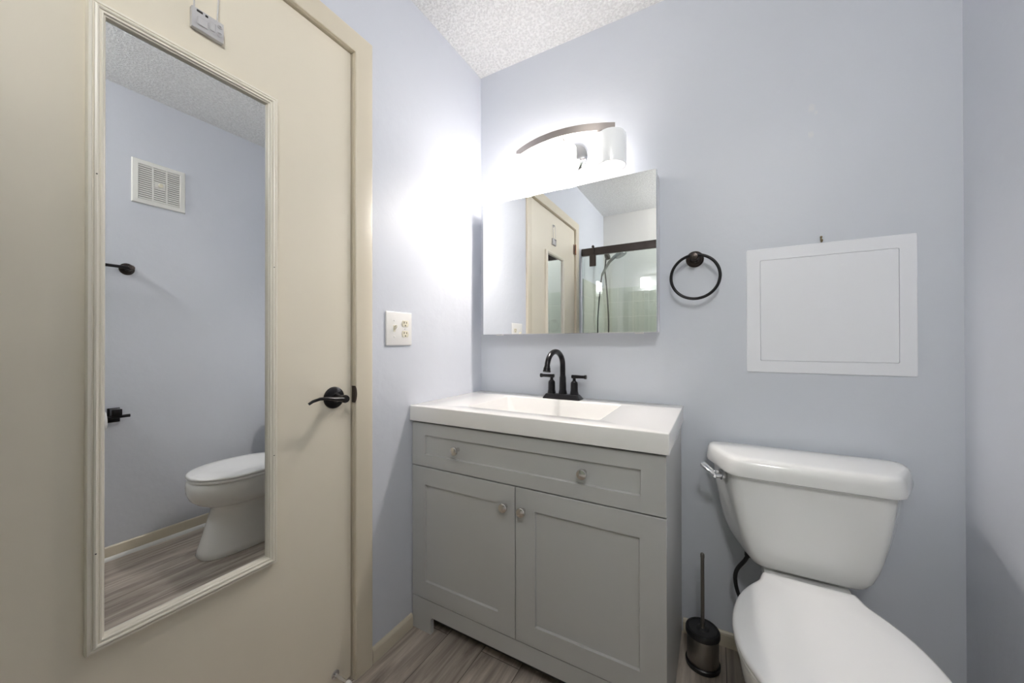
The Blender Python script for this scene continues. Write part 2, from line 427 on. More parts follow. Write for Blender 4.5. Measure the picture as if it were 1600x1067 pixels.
for (yy, zz) in ((my0 + 0.0115, 1.42), (my0 + 0.0115, 0.70), (my1 - 0.0115, 0.80), (my1 - 0.0115, 1.30)):
    nl = MB(); nl.lathe([(0.0, 0), (0.0014, 0), (0.0012, 0.0012), (0.0, 0.0014)], (LX1 + 0.0180, yy, zz), axis='X', n=10)
    nl.build('frame_nail', m_hook, wm)

# clear plastic hanging holder above the mirror
cy0, cy1, cz0, cz1 = -1.170, -1.108, 1.817, 1.864
hk = thing('clear_plastic_holder', 'small clear plastic block hanging on wire loops above the door mirror', 'holder', (LX1, -1.14, cz0))
b = MB(); b.box(LX1, cy0, cz0, LX1 + 0.012, cy1, cz1, 0.002, 2)
b.build('block', m_clear, hk)
b = MB()
b.box(LX1 + 0.0121, cy0 + .010, cz0 + .010, LX1 + 0.0145, cy0 + .030, cz0 + .028, 0.001, 1)
b.box(LX1 + 0.0121, cy0 + .034, cz0 + .014, LX1 + 0.0145, cy0 + .044, cz0 + .034, 0.001, 1)
b.torus((LX1 + 0.0135, cy1 - 0.009, cz0 + 0.016), 0.0048, 0.0012, axis='X', n=20, k=6)
b.torus((LX1 + 0.0135, cy1 - 0.009, cz0 + 0.034), 0.0032, 0.0012, axis='X', n=20, k=6)
b.build('relief', m_clear, hk)
b = MB(); b.box(LX1 + 0.0121, cy0 + .009, cz1 - .008, LX1 + 0.0135, cy0 + .020, cz1 - .004); b.box(LX1 + 0.0121, cy0 + .025, cz1 - .009, LX1 + 0.0135, cy0 + .030, cz1 - .005)
b.build('slot', m_slot, hk)
b = MB()
b.tube([(LX1 + 0.007, cy0 + .006, cz1 - .001), (LX1 + 0.006, cy0 + .006, cz1 + 0.05), (LX1 + 0.004, cy0 + .006, cz1 + 0.10)], 0.0016, n=8)
b.tube([(LX1 + 0.007, cy1 - .012, cz1 - .001), (LX1 + 0.008, cy1 - .010, cz1 + 0.05), (LX1 + 0.004, cy1 - .010, cz1 + 0.10)], 0.0016, n=8)
b.tube([(LX1 + 0.004, cy0 + .006, cz1 + 0.10), (LX1 + 0.004, cy1 - .010, cz1 + 0.10)], 0.0016, n=8)
b.build('wire_loop', m_clear, hk)
b = MB(); b.lathe([(0.0, 0), (0.011, 0), (0.011, 0.003), (0.004, 0.005), (0.004, 0.012), (0.0, 0.012)], (LX1, (cy0 + cy1) / 2, cz1 + 0.096), axis='X', n=20)
b.build('hook_pad', m_clear, hk)

# ================================================================ switch and outlet plate
py0, py1, pz0, pz1 = -0.6150, -0.4880, 1.0890, 1.2140
sp = thing('switch_plate', 'white two-gang wall plate with toggle switch and outlet beside the door', 'switch plate', (0, (py0 + py1) / 2, pz0))
b = MB(); b.box(0, py0, pz0, 0.0065, py1, pz1, 0.004, 3)
b.build('plate', m_whitepl, sp)
ys = py0 + 0.038; yo = py1 - 0.036; zc = (pz0 + pz1) / 2
b = MB(); b.box(0.0062, ys - 0.0052, zc - 0.012, 0.0072, ys + 0.0052, zc + 0.012, 0.0003, 1)
tg = b.build('toggle_switch', m_ivory, sp)
b = MB()
rings = []
for k, (xx, zz, hw, hh) in enumerate(((0.006, 0.001, .0042, .0062), (0.012, 0.0045, .0038, .0050), (0.0185, 0.0090, .0032, .0036), (0.0195, 0.0098, .0024, .0026))):
    rings.append([(xx, ys - hw, zc + zz - hh), (xx, ys + hw, zc + zz - hh), (xx, ys + hw, zc + zz + hh), (xx, ys - hw, zc + zz + hh)])
b.loft(rings); b.build('toggle', m_ivory, tg, smooth=0)
for zz in (zc + 0.0195, zc - 0.0195):
    b = MB(); rings = []
    for xx, sc in ((0.0060, 1.0), (0.0078, 1.0), (0.0084, 0.93)):
        ring = []
        for k in range(32):
            a = 2 * PI * k / 32
            ring.append((xx, yo + max(-0.0172, min(0.0172, 0.0172 * 1.0 * math.cos(a))) * sc, zz + max(-0.0120, min(0.0120, 0.0172 * math.sin(a))) * sc))
        rings.append(ring)
    b.loft(rings); oo = b.build('outlet', m_ivory, sp)
    b = MB()
    b.box(0.0080, yo - 0.0078, zz + 0.0005, 0.0087, yo - 0.0050, zz + 0.0080); b.box(0.0080, yo + 0.0050, zz + 0.0005, 0.0087, yo + 0.0078, zz + 0.0070)
    b.lathe([(0, 0), (0.0026, 0), (0.0026, 0.0007), (0, 0.0007)], (0.0080, yo, zz - 0.0070), axis='X', n=14)
    b.build('slot', m_slot, oo)
for (yy, zz) in ((ys, zc + 0.030), (ys, zc - 0.030), (yo, zc)):
    b = MB(); b.lathe([(0, 0), (0.0030, 0), (0.0024, 0.0012), (0, 0.0014)], (0.0064, yy, zz), axis='X', n=14); b.build('screw', m_whitepl, sp)

# ================================================================ vanity cabinet
VX0, VX1, VD, VH = 0.004, 0.920, 0.485, 0.8005
FD = VD - 0.019          # face of the carcass; doors and drawer sit in front of it
va = thing('vanity_cabinet', 'grey shaker vanity cabinet with two doors and one drawer front under the white sink top', 'cabinet', ((VX0 + VX1) / 2, -VD / 2, 0))
b = MB()
b.box(VX0, -FD, 0, VX0 + 0.016, -0.002, VH); b.box(VX1 - 0.016, -FD, 0, VX1, -0.002, VH)
b.box(VX0 + 0.016, -0.014, 0.063, VX1 - 0.016, -0.002, VH)
b.box(VX0 + 0.016, -FD, 0.105, VX1 - 0.016, -0.014, 0.121)
b.box(VX0 + 0.016, -FD + 0.012, 0.600, VX1 - 0.016, -FD + 0.030, 0.632)
b.box((VX0 + VX1) / 2 - 0.015, -FD + 0.012, 0.121, (VX0 + VX1) / 2 + 0.015, -FD + 0.030, 0.600)
b.build('body', m_greycab, va, smooth=0)
# bottom rail with cut-out forming two feet
b = MB(); fz = 0.1235
out = [(VX0, 0), (0.096, 0), (0.096, 0.056), (0.104, 0.064), (VX1 - 0.100, 0.064), (VX1 - 0.092, 0.056), (VX1 - 0.092, 0), (VX1, 0), (VX1, fz), (VX0, fz)]
b.loft([[(x, -VD + 0.0015, z) for x, z in out], [(x, -FD, z) for x, z in out]])
b.build('bottom_rail', m_greycab, va, smooth=0)
b = MB(); b.box(VX0 + 0.016, -VD + 0.070, 0, VX1 - 0.016, -VD + 0.060, 0.0625)
b.build('toe_board', mat('dark_toe_board', (0.05, 0.048, 0.045), 0.7), va, smooth=0)

def shaker(x0, x1, z0, z1, stile, rail, name):
    # front with a recessed flat centre and a small sloped step
    b = MB(); yf = -VD; yb = -FD
    def ring(ix, iz, y): return [(x0 + ix, y, z0 + iz), (x1 - ix, y, z0 + iz), (x1 - ix, y, z1 - iz), (x0 + ix, y, z1 - iz)]
    b.loft([ring(0, 0, yb), ring(0, 0, yf + 0.0012), ring(0.0012, 0.0012, yf), ring(stile - 0.0005, rail - 0.0005, yf), ring(stile, rail, yf + 0.0008), ring(stile + 0.002, rail + 0.002, yf + 0.0075)])
    return b.build(name, m_greycab, va, smooth=0)
def knob(x, z, parent):
    b = MB()
    b.lathe([(0.0, 0.0), (0.0075, 0.0), (0.0070, -0.002), (0.0050, -0.006), (0.0055, -0.012), (0.0130, -0.0145), (0.0155, -0.0175), (0.0155, -0.0225), (0.0140, -0.0248), (0.0085, -0.0262), (0.0, -0.0268)], (x, -VD, z), axis='Y', n=32)
    o = b.build('knob', m_knob, parent, smooth=30); o['label'] = 'round polished metal knob'
dr = shaker(VX0, VX1, 0.6290, 0.7930, 0.066, 0.046, 'drawer_front')
yk = -VD
# knobs sit in the recessed panel of the drawer: mount on its face
def knob_on(x, z, parent, dy=0.0):
    b = MB()
    prof = [(0.0, dy), (0.0075, dy), (0.0070, dy - 0.002), (0.0050, dy - 0.006), (0.0055, -0.012), (0.0130, -0.0145), (0.0155, -0.0175), (0.0155, -0.0225), (0.0140, -0.0248), (0.0085, -0.0262), (0.0, -0.0268)]
    b.lathe(prof, (x, -VD, z), axis='Y', n=32)
    o = b.build('knob', m_knob, parent, smooth=30); o['label'] = 'round polished metal knob'
knob_on(0.222, 0.7125, dr, 0.0075); knob_on(0.692, 0.7125, dr, 0.0075)
xm = 0.4600
dl = shaker(VX0, xm - 0.0016, 0.1265, 0.6250, 0.066, 0.066, 'door')
drr = shaker(xm + 0.0016, VX1, 0.1265, 0.6250, 0.070, 0.066, 'door')
knob_on(xm - 0.036, 0.556, dl); knob_on(xm + 0.031, 0.556, drr)

# ---------------------------------------------------------------- vanity top with rectangular basin
TX0, TX1, TY0, TY1, TZ0, TZ1 = 0.001, 0.9285, -0.4965, -0.001, 0.8008, 0.858
bx0, bx1, by0, by1 = 0.212, 0.722, -0.418, -0.098
vt = thing('sink_top', 'white vanity top with a shallow rectangular sink on the grey cabinet', 'sink', ((TX0 + TX1) / 2, -0.25, TZ0))
b = MB(); V = b.bm.verts.new
def quad(x0, y0, x1, y1, z): return [(x0, y0, z), (x1, y0, z), (x1, y1, z), (x0, y1, z)]
def rr(x0, y0, x1, y1, z, r, n=5):
    o = []
    for cx_, cy_, a0 in ((x1 - r, y1 - r, 0), (x0 + r, y1 - r, 90), (x0 + r, y0 + r, 180), (x1 - r, y0 + r, 270)):
        for i in range(n + 1):
            a = math.radians(a0 + 90 * i / n); o.append((cx_ + r * math.cos(a), cy_ + r * math.sin(a), z))
    return o
rings = [rr(TX0 + .02, TY0 + .02, TX1 - .02, TY1 - .01, TZ0, .004), rr(TX0, TY0, TX1, TY1, TZ0, .004), rr(TX0, TY0, TX1, TY1, TZ1 - .003, .004), rr(TX0 + .001, TY0 + .001, TX1 - .001, TY1 - .001, TZ1 - .001, .004), rr(TX0 + .003, TY0 + .003, TX1 - .003, TY1 - .003, TZ1, .004)]
b.loft(rings, cap0=False, cap1=False)
rings = [rr(TX0 + .003, TY0 + .003, TX1 - .003, TY1 - .003, TZ1, .004), rr(bx0, by0, bx1, by1, TZ1, .012), rr(bx0 + .002, by0 + .002, bx1 - .002, by1 - .002, TZ1 - .001, .012), rr(bx0 + .005, by0 + .005, bx1 - .005, by1 - .005, TZ1 - .005, .014),
         rr(bx0 + .020, by0 + .018, bx1 - .020, by1 - .010, TZ1 - .060, .025), rr(bx0 + .045, by0 + .035, bx1 - .045, by1 - .025, TZ1 - .088, .03), rr(bx0 + .09, by0 + .07, bx1 - .09, by1 - .06, TZ1 - .098, .03), rr(.447, -.278, .487, -.238, TZ1 - .104, .0195)]
b.loft(rings, cap0=False, cap1=True)
b.build('countertop', m_white_top, vt, smooth=40)
b = MB(); b.lathe([(0.0, 0.0005), (0.0225, 0.0005), (0.0220, 0.003), (0.016, 0.0035), (0.015, 0.006), (0.0, 0.008)], (0.467, -0.258, TZ1 - 0.104), n=28)
b.build('drain', m_black, vt)

# ---------------------------------------------------------------- faucet
fx, fy, fz0 = 0.462, -0.060, TZ1 + 0.0003
fa = thing('faucet', 'black two-handle gooseneck faucet behind the sink', 'faucet', (fx, fy, fz0))
b = MB()
b.loft([rr(fx - .083, fy - .030, fx + .083, fy + .026, fz0, .006), rr(fx - .083, fy - .030, fx + .083, fy + .026, fz0 + .004, .006), rr(fx - .079, fy - .026, fx + .079, fy + .022, fz0 + .010, .006), rr(fx - .073, fy - .022, fx + .073, fy + .018, fz0 + .018, .005), rr(fx - .071, fy - .020, fx + .071, fy + .016, fz0 + .0200, .005)])
b.build('base_plate', m_black, fa, smooth=30)
def octring(c, r, z, n=8): return [(c[0] + r * math.cos(2 * PI * (i + .5) / n), c[1] + r * math.sin(2 * PI * (i + .5) / n), z) for i in range(n)]
b = MB(); c = (fx, fy)
b.loft([octring(c, .0185, fz0 + .020, 10), octring(c, .0175, fz0 + .026, 10), octring(c, .0145, fz0 + .040, 10), octring(c, .0138, fz0 + .090, 10), octring(c, .0125, fz0 + .096, 10), octring(c, .0115, fz0 + .103, 10)])
b.build('spout_base', m_black, fa, smooth=20)
rC = 0.060; zt = fz0 + 0.143
pts = [(fx, fy, fz0 + .100), (fx, fy, fz0 + .125)] + [(fx, fy - .083 + .083 * math.cos(math.radians(a)), zt + .060 * math.sin(math.radians(a))) for a in [174 * k / 18 for k in range(19)]]
b = MB(); b.tube(pts, [0.0118] * 2 + [0.0115 - 0.0008 * i / 18 for i in range(19)], n=18)
b.build('spout', m_black, fa, smooth=60)
e = Vector(pts[-1]); d = (Vector(pts[-1]) - Vector(pts[-2])).normalized()
b = MB(); b.tube([e - d * .001, e + d * .008, e + d * .0085, e + d * .018, e + d * .0182, e + d * .0240], [.0110, .0125, .0138, .0140, .0152, .0152], n=20)
b.build('aerator', m_black, fa, smooth=30)
for sgn in (-1, 1):
    hx = fx + sgn * 0.0515; c = (hx, fy)
    b = MB()
    b.loft([octring(c, .0185, fz0 + .0201, 10), octring(c, .0175, fz0 + .026, 10), octring(c, .0155, fz0 + .036, 10), octring(c, .0150, fz0 + .066, 10), octring(c, .0140, fz0 + .072, 10), octring(c, .0100, fz0 + .076, 10), octring(c, .0070, fz0 + .079, 10), octring(c, .0062, fz0 + .090, 10)])
    hd = b.build('handle', m_black, fa, smooth=20)
    b = MB(); z = fz0 + .096
    b.tube([(hx - sgn * .011, fy, z), (hx - sgn * .0100, fy, z), (hx + sgn * .008, fy, z), (hx + sgn * .035, fy, z), (hx + sgn * .044, fy, z), (hx + sgn * .046, fy, z), (hx + sgn * .0530, fy, z), (hx + sgn * .0535, fy, z)], [.0072, .0080, .0076, .0066, .0072, .0088, .0088, .0076], n=16)
    b.build('lever', m_black, hd, smooth=30)

# ================================================================ medicine cabinet
mc = thing('medicine_cabinet', 'mirrored wall cabinet over the sink under the vanity light', 'cabinet', (0.455, -0.04, 1.137))
cx0, cx1, cz0_, cz1_, cd = 0.071, 0.8455, 1.137, 1.7485, 0.088
b = MB(); b.box(cx0 + .001, -0.0705, cz0_ + .001, cx1 - .001, 0, cz1_ - .001)
b.build('body', mat('white_cabinet_body', (0.72, 0.72, 0.74), 0.35), mc, smooth=0)
b = MB(); b.box(cx0, -cd + 0.004, cz0_, cx1, -0.071, cz1_, 0.0006, 1)
dd = b.build('door', mat('aluminium_door_edge', (0.70, 0.71, 0.74), 0.25, 0.5), mc, smooth=0)
b = MB()
def mring(i, y): return [(cx0 + i, y, cz0_ + i), (cx1 - i, y, cz0_ + i), (cx1 - i, y, cz1_ - i), (cx0 + i, y, cz1_ - i)]
b.loft([mring(0.0003, -cd + 0.004), mring(0.0003, -cd + 0.001), mring(0.0012, -cd)])
b.build('mirror_glass', m_mirror, dd, smooth=0)
for xt in (0.120, 0.760):
    b = MB(); b.box(xt, -0.050, cz0_ - .004, xt + .030, -0.030, cz0_ + .001); b.build('finger_tab', m_whitepl, mc, smooth=0)

# ================================================================ vanity light
vl = thing('vanity_light', 'three-light vanity fixture with a bowed nickel bar and frosted cylinder shades', 'light fixture', (0.49, 0, 1.92))
b = MB(); b.lathe([(0.0, 0), (0.068, 0), (0.0685, -0.004), (0.064, -0.012), (0.052, -0.019), (0.030, -0.024), (0.0, -0.025)], (0.492, 0, 1.905), axis='Y', n=48)
b.build('wall_canopy', m_chrome, vl, smooth=50)
b = MB(); BX = 0.490; hl = 0.2115; ye, ym = -0.128, -0.188
def bar_y(x): return ym + (ye - ym) * ((x - BX) / hl) ** 2
rings = []
for i in range(33):
    x = BX - hl + 2 * hl * i / 32; y = bar_y(x)
    dy = 2 * (ye - ym) * (x - BX) / hl ** 2; nn = Vector((-dy, 1, 0)).normalized() * 0.006
    t = 0.0
    rings.append([(x - nn.x, y - nn.y, 1.910), (x + nn.x, y + nn.y, 1.910), (x + nn.x, y + nn.y, 1.938), (x - nn.x, y - nn.y, 1.938)])
b.loft(rings)
b.build('bowed_bar', m_nickel, vl, smooth=20)
b = MB(); b.tube([(BX + .002, -0.022, 1.915), (BX + .002, ym + .007, 1.922)], 0.010, n=16)
b.build('arm', m_nickel, vl, smooth=50)
XS = (0.281, 0.482, 0.683); SY = -0.112; ZT, ZB = 1.908, 1.782
for i, x in enumerate(XS):
    e = SHADE_E[i]
    ms = emis('frosted_shade_glass', BULB_COL if i < 2 else (0.95, 0.97, 1.0), (0.85, 0.86, 0.87), e)
    b = MB()
    b.lathe([(0.012, ZT), (0.040, ZT), (0.053, ZT - .002), (0.0570, ZT - .007), (0.0580, ZT - .014), (0.0580, ZB + .002), (0.0575, ZB), (0.0545, ZB), (0.0540, ZB + .002), (0.0540, ZT - .014), (0.042, ZT - .006), (0.012, ZT - .005)], (x, SY, 0), n=48, cap0=False, cap1=False)
    sh = b.build('lamp_shade', ms, vl, smooth=60)
    b = MB()
    b.lathe([(0.0, ZT + .0065), (0.018, ZT + .006), (0.020, ZT + .001), (0.020, ZT - .004), (0.0150, ZT - .006), (0.0150, ZT - .040), (0.0, ZT - .040)], (x, SY, 0), n=24)
    yb = bar_y(x)
    b.tube([(x, SY, ZT + .003), (x, yb + 0.004, 1.916)], 0.0055, n=10)
    sk = b.build('lamp_socket', m_nickel, vl, smooth=40)
    mb_ = emis('bulb_glass', BULB_COL, (0.9, 0.9, 0.9), BULB_E[i])
    b = MB(); zb = ZT - .040
    b.lathe([(0.013, zb), (0.014, zb - .012), (0.024, zb - .032), (0.027, zb - .046), (0.024, zb - .060), (0.014, zb - .069), (0.0, zb - .072)], (x, SY, 0), n=28)
    b.build('bulb', mb_, sk, smooth=60)

# ================================================================ towel ring
tr = thing('towel_ring', 'black round towel ring between the mirrored cabinet and the access panel', 'towel ring', (0.970, 0, 1.40))
b = MB(); b.lathe([(0.0, 0), (0.0300, 0), (0.0305, -0.003), (0.0285, -0.006), (0.0245, -0.0075), (0.0240, -0.010), (0.0215, -0.0125), (0.0170, -0.014), (0.0135, -0.022), (0.0125, -0.040), (0.0135, -0.048), (0.0140, -0.056), (0.0115, -0.0605), (0.0, -0.062)], (0.969, 0, 1.411), axis='Y', n=40)
b.build('rosette', m_bronze, tr, smooth=30)
b = MB(); b.torus((0.971, -0.050, 1.338), 0.0800, 0.0053, axis='Y', n=80)
b.build('ring', m_black, tr, smooth=80)

# ================================================================ access panel
ap = thing('access_panel', 'white square access panel set in the wall above the toilet', 'access panel', (1.346, 0, 0.994))
ax0, ax1, az0, az1 = 1.1325, 1.5600, 0.9945, 1.4230
ix0, ix1, iz0, iz1 = 1.1720, 1.5210, 1.0340, 1.3825
b = MB()
def pr(x0, x1, z0, z1, y): return rr2(x0, x1, z0, z1, y)
def rr2(x0, x1, z0, z1, y, r=0.004, n=3):
    return [(px, y, pz) for px, pz, _ in rr(x0, z0, x1, z1, 0, r, n)]
rings = [rr2(ax0, ax1, az0, az1, 0), rr2(ax0, ax1, az0, az1, -0.0035), rr2(ax0 + .002, ax1 - .002, az0 + .002, az1 - .002, -0.0050), rr2(ix0, ix1, iz0, iz1, -0.0060), rr2(ix0 + .0002, ix1 - .0002, iz0 + .0002, iz1 - .0002, -0.001)]
b.loft(rings, cap0=False, cap1=False)
b.build('frame', m_panel, ap, smooth=20)
b = MB(); g = 0.0008
b.loft([rr2(ix0 + g, ix1 - g, iz0 + g, iz1 - g, -0.0005), rr2(ix0 + g, ix1 - g, iz0 + g, iz1 - g, -0.0048), rr2(ix0 + .0016, ix1 - .0016, iz0 + .0016, iz1 - .0016, -0.0056)])
b.build('door', m_panel, ap, smooth=20)
# picture hook above it
b = MB()
b.tube([(1.3385, 0, 1.443), (1.3385, -0.004, 1.4425), (1.3385, -0.006, 1.441)], 0.0030, n=10)
b.tube([(1.3385, -0.0022, 1.4440), (1.3385, -0.0025, 1.4290), (1.3390, -0.0060, 1.4265), (1.3392, -0.0105, 1.4285), (1.3390, -0.0115, 1.4330)], [.0022, .0024, .0028, .0026, .0018], n=10)
tag(b.build('wall_hook', m_brass, smooth=60), 'tiny brass picture hook in the wall just above the access panel', 'hook')

# ================================================================ toilet
TC = 1.264
to = thing('toilet', 'white two-piece toilet with closed lid beside the grey vanity', 'toilet', (TC, -0.40, 0))
def tank_ring(hw, y0, y1, z, ch, r=0.012):
    # plan of the tank: flat back, tapered front corners. y0 back, y1 front, ch = how far the front face is narrower per side
    cx_ = TC + 0.003
    pl = [(hw, y0), (hw, y0 - 0.055), (hw - ch, y1), (-(hw - ch), y1), (-hw, y0 - 0.055), (-hw, y0)]
    # round corners
    o = []; n = len(pl)
    for i in range(n):
        p = Vector(pl[i]); a = Vector(pl[i - 1]); c = Vector(pl[(i + 1) % n])
        da = (a - p); dc = (c - p); k = min(da.length, dc.length) * 0.45
        k = min(k, r * 2.0)
        s0 = p + da.normalized() * k; s1 = p + dc.normalized() * k
        for j in range(6):
            t = j / 5; q = (1 - t) ** 2 * s0 + 2 * (1 - t) * t * p + t * t * s1
            o.append((cx_ + q.x, q.y, z))
    return o
b = MB(); rings = []
for z, hw, yf, ch in ((0.404, 0.130, -0.165, 0.02), (0.408, 0.148, -0.180, 0.028), (0.418, 0.165, -0.190, 0.036), (0.436, 0.181, -0.196, 0.042), (0.465, 0.197, -0.199, 0.048), (0.500, 0.210, -0.201, 0.052), (0.560, 0.224, -0.204, 0.055), (0.620, 0.233, -0.207, 0.056), (0.690, 0.241, -0.210, 0.056), (0.700, 0.241, -0.210, 0.056)):
    rings.append(tank_ring(hw, -0.022, yf, z, ch))
b.loft(rings); b.build('tank', m_porc, to, smooth=50)
b = MB(); rings = []
for z, g_, r in ((0.6885, -0.004, .02), (0.6865, 0.010, .02), (0.690, 0.0155, .02), (0.698, 0.0165, .02), (0.716, 0.0135, .022), (0.731, 0.0105, .022), (0.7385, 0.0050, .022), (0.7415, -0.003, .022), (0.7430, -0.018, .022)):
    rings.append(tank_ring(0.2445 + g_, -0.018 + min(0, g_) * .5, -0.213 - g_, z, 0.066 if g_ > -.03 else .05, r))
b.loft(rings); b.build('tank_lid', m_porc, to, smooth=50)
# flush lever on the left chamfer
fl = MB()
P0 = Vector((1.052, -0.160, 0.668)); nrm = Vector((-0.90, -0.42, 0)).normalized()
fl.tube([P0 - nrm * .006, P0 + nrm * .004, P0 + nrm * .005, P0 + nrm * .022, P0 + nrm * .024], [.0165, .0165, .0130, .0130, .010], n=20)
A = P0 + nrm * .020
fl.tube([A + Vector((.004, -.010, -.004)), A, A + Vector((-.020, .006, .012)), A + Vector((-.036, .010, .024)), A + Vector((-.040, .011, .027))], [.0105, .0130, .0120, .0125, .0080], n=14, flat=0.55)
fl.build('flush_lever', m_chrome, to, smooth=45)

# egg-shaped outline: s = distance from the hinge line, half width
def outline(tab, y0, scale=1.0, dz=0.0, z=0.0, cx_=1.256, shrink=0.0, k=None):
    L = []; tab = list(tab)
    smax = tab[-1][0]
    for s, hw in tab:
        c = smax * 0.5
        ss = c + (s - c) * (1 - shrink / c)
        L.append((max(hw - shrink, 0.0005), y0 - ss))
    right = [(cx_ + h, y, z) for h, y in L]; left = [(cx_ - h, y, z) for h, y in reversed(L[:-1])]
    return right + left if L[-1][0] > 0.001 else right + left
def smooth_tab(tab, n=44):
    # Catmull-Rom through the table, denser at the tip
    P = [Vector((s, h)) for s, h in tab]; P = [P[0] * 2 - P[1]] + P + [Vector((P[-1].x, -P[-2].y)) if P[-1].y < 1e-6 else P[-1] * 2 - P[-2]]
    if P[-1].y < 0: P[-1] = Vector((tab[-2][0], -tab[-2][1]))
    o = []
    for i in range(1, len(P) - 2):
        for j in range(4):
            t = j / 4; a, bb, c, d = P[i - 1], P[i], P[i + 1], P[i + 2]
            q = 0.5 * ((2 * bb) + (-a + c) * t + (2 * a - 5 * bb + 4 * c - d) * t * t + (-a + 3 * bb - 3 * c + d) * t ** 3)
            o.append((q.x, max(q.y, 0.0)))
    o.append(tab[-1])
    return o
lidT = smooth_tab([(0.0, .103), (.018, .108), (.045, .116), (.085, .141), (.13, .163), (.18, .178), (.24, .187), (.30, .186), (.36, .173), (.41, .148), (.45, .114), (.476, .076), (.490, .038), (.494, 0.0)])
HY = -0.243
b = MB()
b.loft([outline(lidT, HY, z=0.4155, shrink=.006), outline(lidT, HY, z=0.4170, shrink=.001), outline(lidT, HY, z=0.4225, shrink=0), outline(lidT, HY, z=0.4275, shrink=.003), outline(lidT, HY, z=0.4295, shrink=.009), outline(lidT, HY, z=0.4305, shrink=.022), outline(lidT, HY, z=0.4330, shrink=.034), outline(lidT, HY, z=0.4342, shrink=.060)])
b.build('lid', m_seat, to, smooth=50)
b = MB()
b.loft([outline(lidT, HY, z=0.3985, shrink=.010), outline(lidT, HY, z=0.4000, shrink=.003), outline(lidT, HY, z=0.4100, shrink=.002), outline(lidT, HY, z=0.4145, shrink=.007)])
b.build('seat', m_seat, to, smooth=50)
for sx in (-1, 1):
    b = MB(); b.box(1.256 + sx * .070 - .016, HY + .002, 0.397, 1.256 + sx * .070 + .016, HY + .026, 0.416, .004, 2); b.build('hinge', m_seat, to)
# bowl and pedestal: stacked plan sections from floor to rim
def sec(z, yb, yf, hw, p=2.3, yc=None, cx_=1.258, n=48):
    o = []; 
    if yc is None: yc = yb + (yf - yb) * 0.55
    for i in range(n):
        a = 2 * PI * i / n; c, s = math.cos(a), math.sin(a)
        x = hw * math.copysign(abs(c) ** (2 / p), c)
        ly = (yf - yc) if s > 0 else (yc - yb)
        y = yc + ly * math.copysign(abs(s) ** (2 / p), s) * (1 if s > 0 else 1) if s > 0 else yc + (yc - yb) * (-1) * math.copysign(abs(s) ** (2 / p), s) * -1 * -1
        if s <= 0: y = yc + (yb - yc) * abs(s) ** (2 / p)
        else: y = yc + (yf - yc) * abs(s) ** (2 / p)
        o.append((cx_ + x, y, z))
    return o
b = MB()
b.loft([sec(0.0, -.075, -.690, .112, 3.2), sec(0.004, -.073, -.694, .115, 3.2), sec(0.03, -.075, -.688, .112, 3.1), sec(0.10, -.08, -.668, .104, 2.9), sec(0.17, -.09, -.648, .100, 2.8), sec(0.225, -.12, -.634, .099, 2.7), sec(0.243, -.14, -.640, .106, 2.5), sec(0.258, -.16, -.665, .126, 2.3), sec(0.275, -.18, -.697, .148, 2.2), sec(0.300, -.20, -.722, .164, 2.1), sec(0.335, -.215, -.736, .174, 2.08), sec(0.365, -.222, -.738, .178, 2.05), sec(0.388, -.225, -.736, .178, 2.05), sec(0.396, -.230, -.730, .173, 2.05), sec(0.3975, -.25, -.71, .155, 2.05)])
b.build('bowl', m_porc, to, smooth=60)
b = MB(); b.loft([rr(TC - hw_, -.30, TC + hw_, -.035, z_, .03) for z_, hw_ in ((.16, .085), (.30, .095), (.385, .104), (.396, .100), (.3975, .09))])
b.build('tank_deck', m_porc, to)

# ---------------------------------------------------------------- supply hose
sup = MB()
pts = bez((1.128, -.100, .412), (1.128, -.100, .36), (1.085, -.085, .35), (1.092, -.080, .285)) + bez((1.092, -.080, .285), (1.098, -.075, .22), (1.135, -.055, .19), (1.120, -.045, .150))[1:]
sup.tube(pts, 0.0062, n=12)
sup.lathe([(0, 0), (.011, 0), (.011, .018), (0, .018)], (1.128, -.100, .392), n=12)
sh_ = sup.build('supply_hose', m_greyhose, to, smooth=60); sh_['label'] = 'dark flexible water hose'
b = MB(); b.lathe([(0, 0), (.020, 0), (.018, -.004), (.007, -.006), (.007, -.030), (.012, -.032), (.012, -.060), (0, -.062)], (1.120, 0, .140), axis='Y', n=20)
b.build('shutoff_valve', m_chrome, sh_)

# ---------------------------------------------------------------- toilet brush
bc = (0.994, -0.128)
tb = thing('toilet_brush', 'steel and black toilet brush and holder on the floor between vanity and toilet', 'toilet brush', (bc[0], bc[1], 0))
b = MB(); b.lathe([(0, 0), (.051, 0), (.0535, .003), (.0535, .014), (.0505, .017), (0, .017)], (*bc, 0), n=40); b.build('base_ring', m_blackpl, tb)
b = MB(); b.lathe([(.0485, .017), (.0490, .018), (.0490, .104), (.0485, .105)], (*bc, 0), n=48); b.build('canister', m_steel, tb, smooth=50)
b = MB(); b.lathe([(.050, .105), (.0530, .107), (.0530, .119), (.050, .124), (.044, .1255), (.042, .1230), (.020, .1225), (.016, .1260), (.0, .1270)], (*bc, 0), n=48); b.build('lid', m_blackpl, tb, smooth=40)
b = MB(); b.lathe([(.0080, .126), (.0062, .130), (.0058, .150), (.0058, .362), (.0066, .365), (.0066, .374), (.0045, .378), (0, .379)], (*bc, 0), n=20); b.build('handle', m_steel, tb, smooth=40)

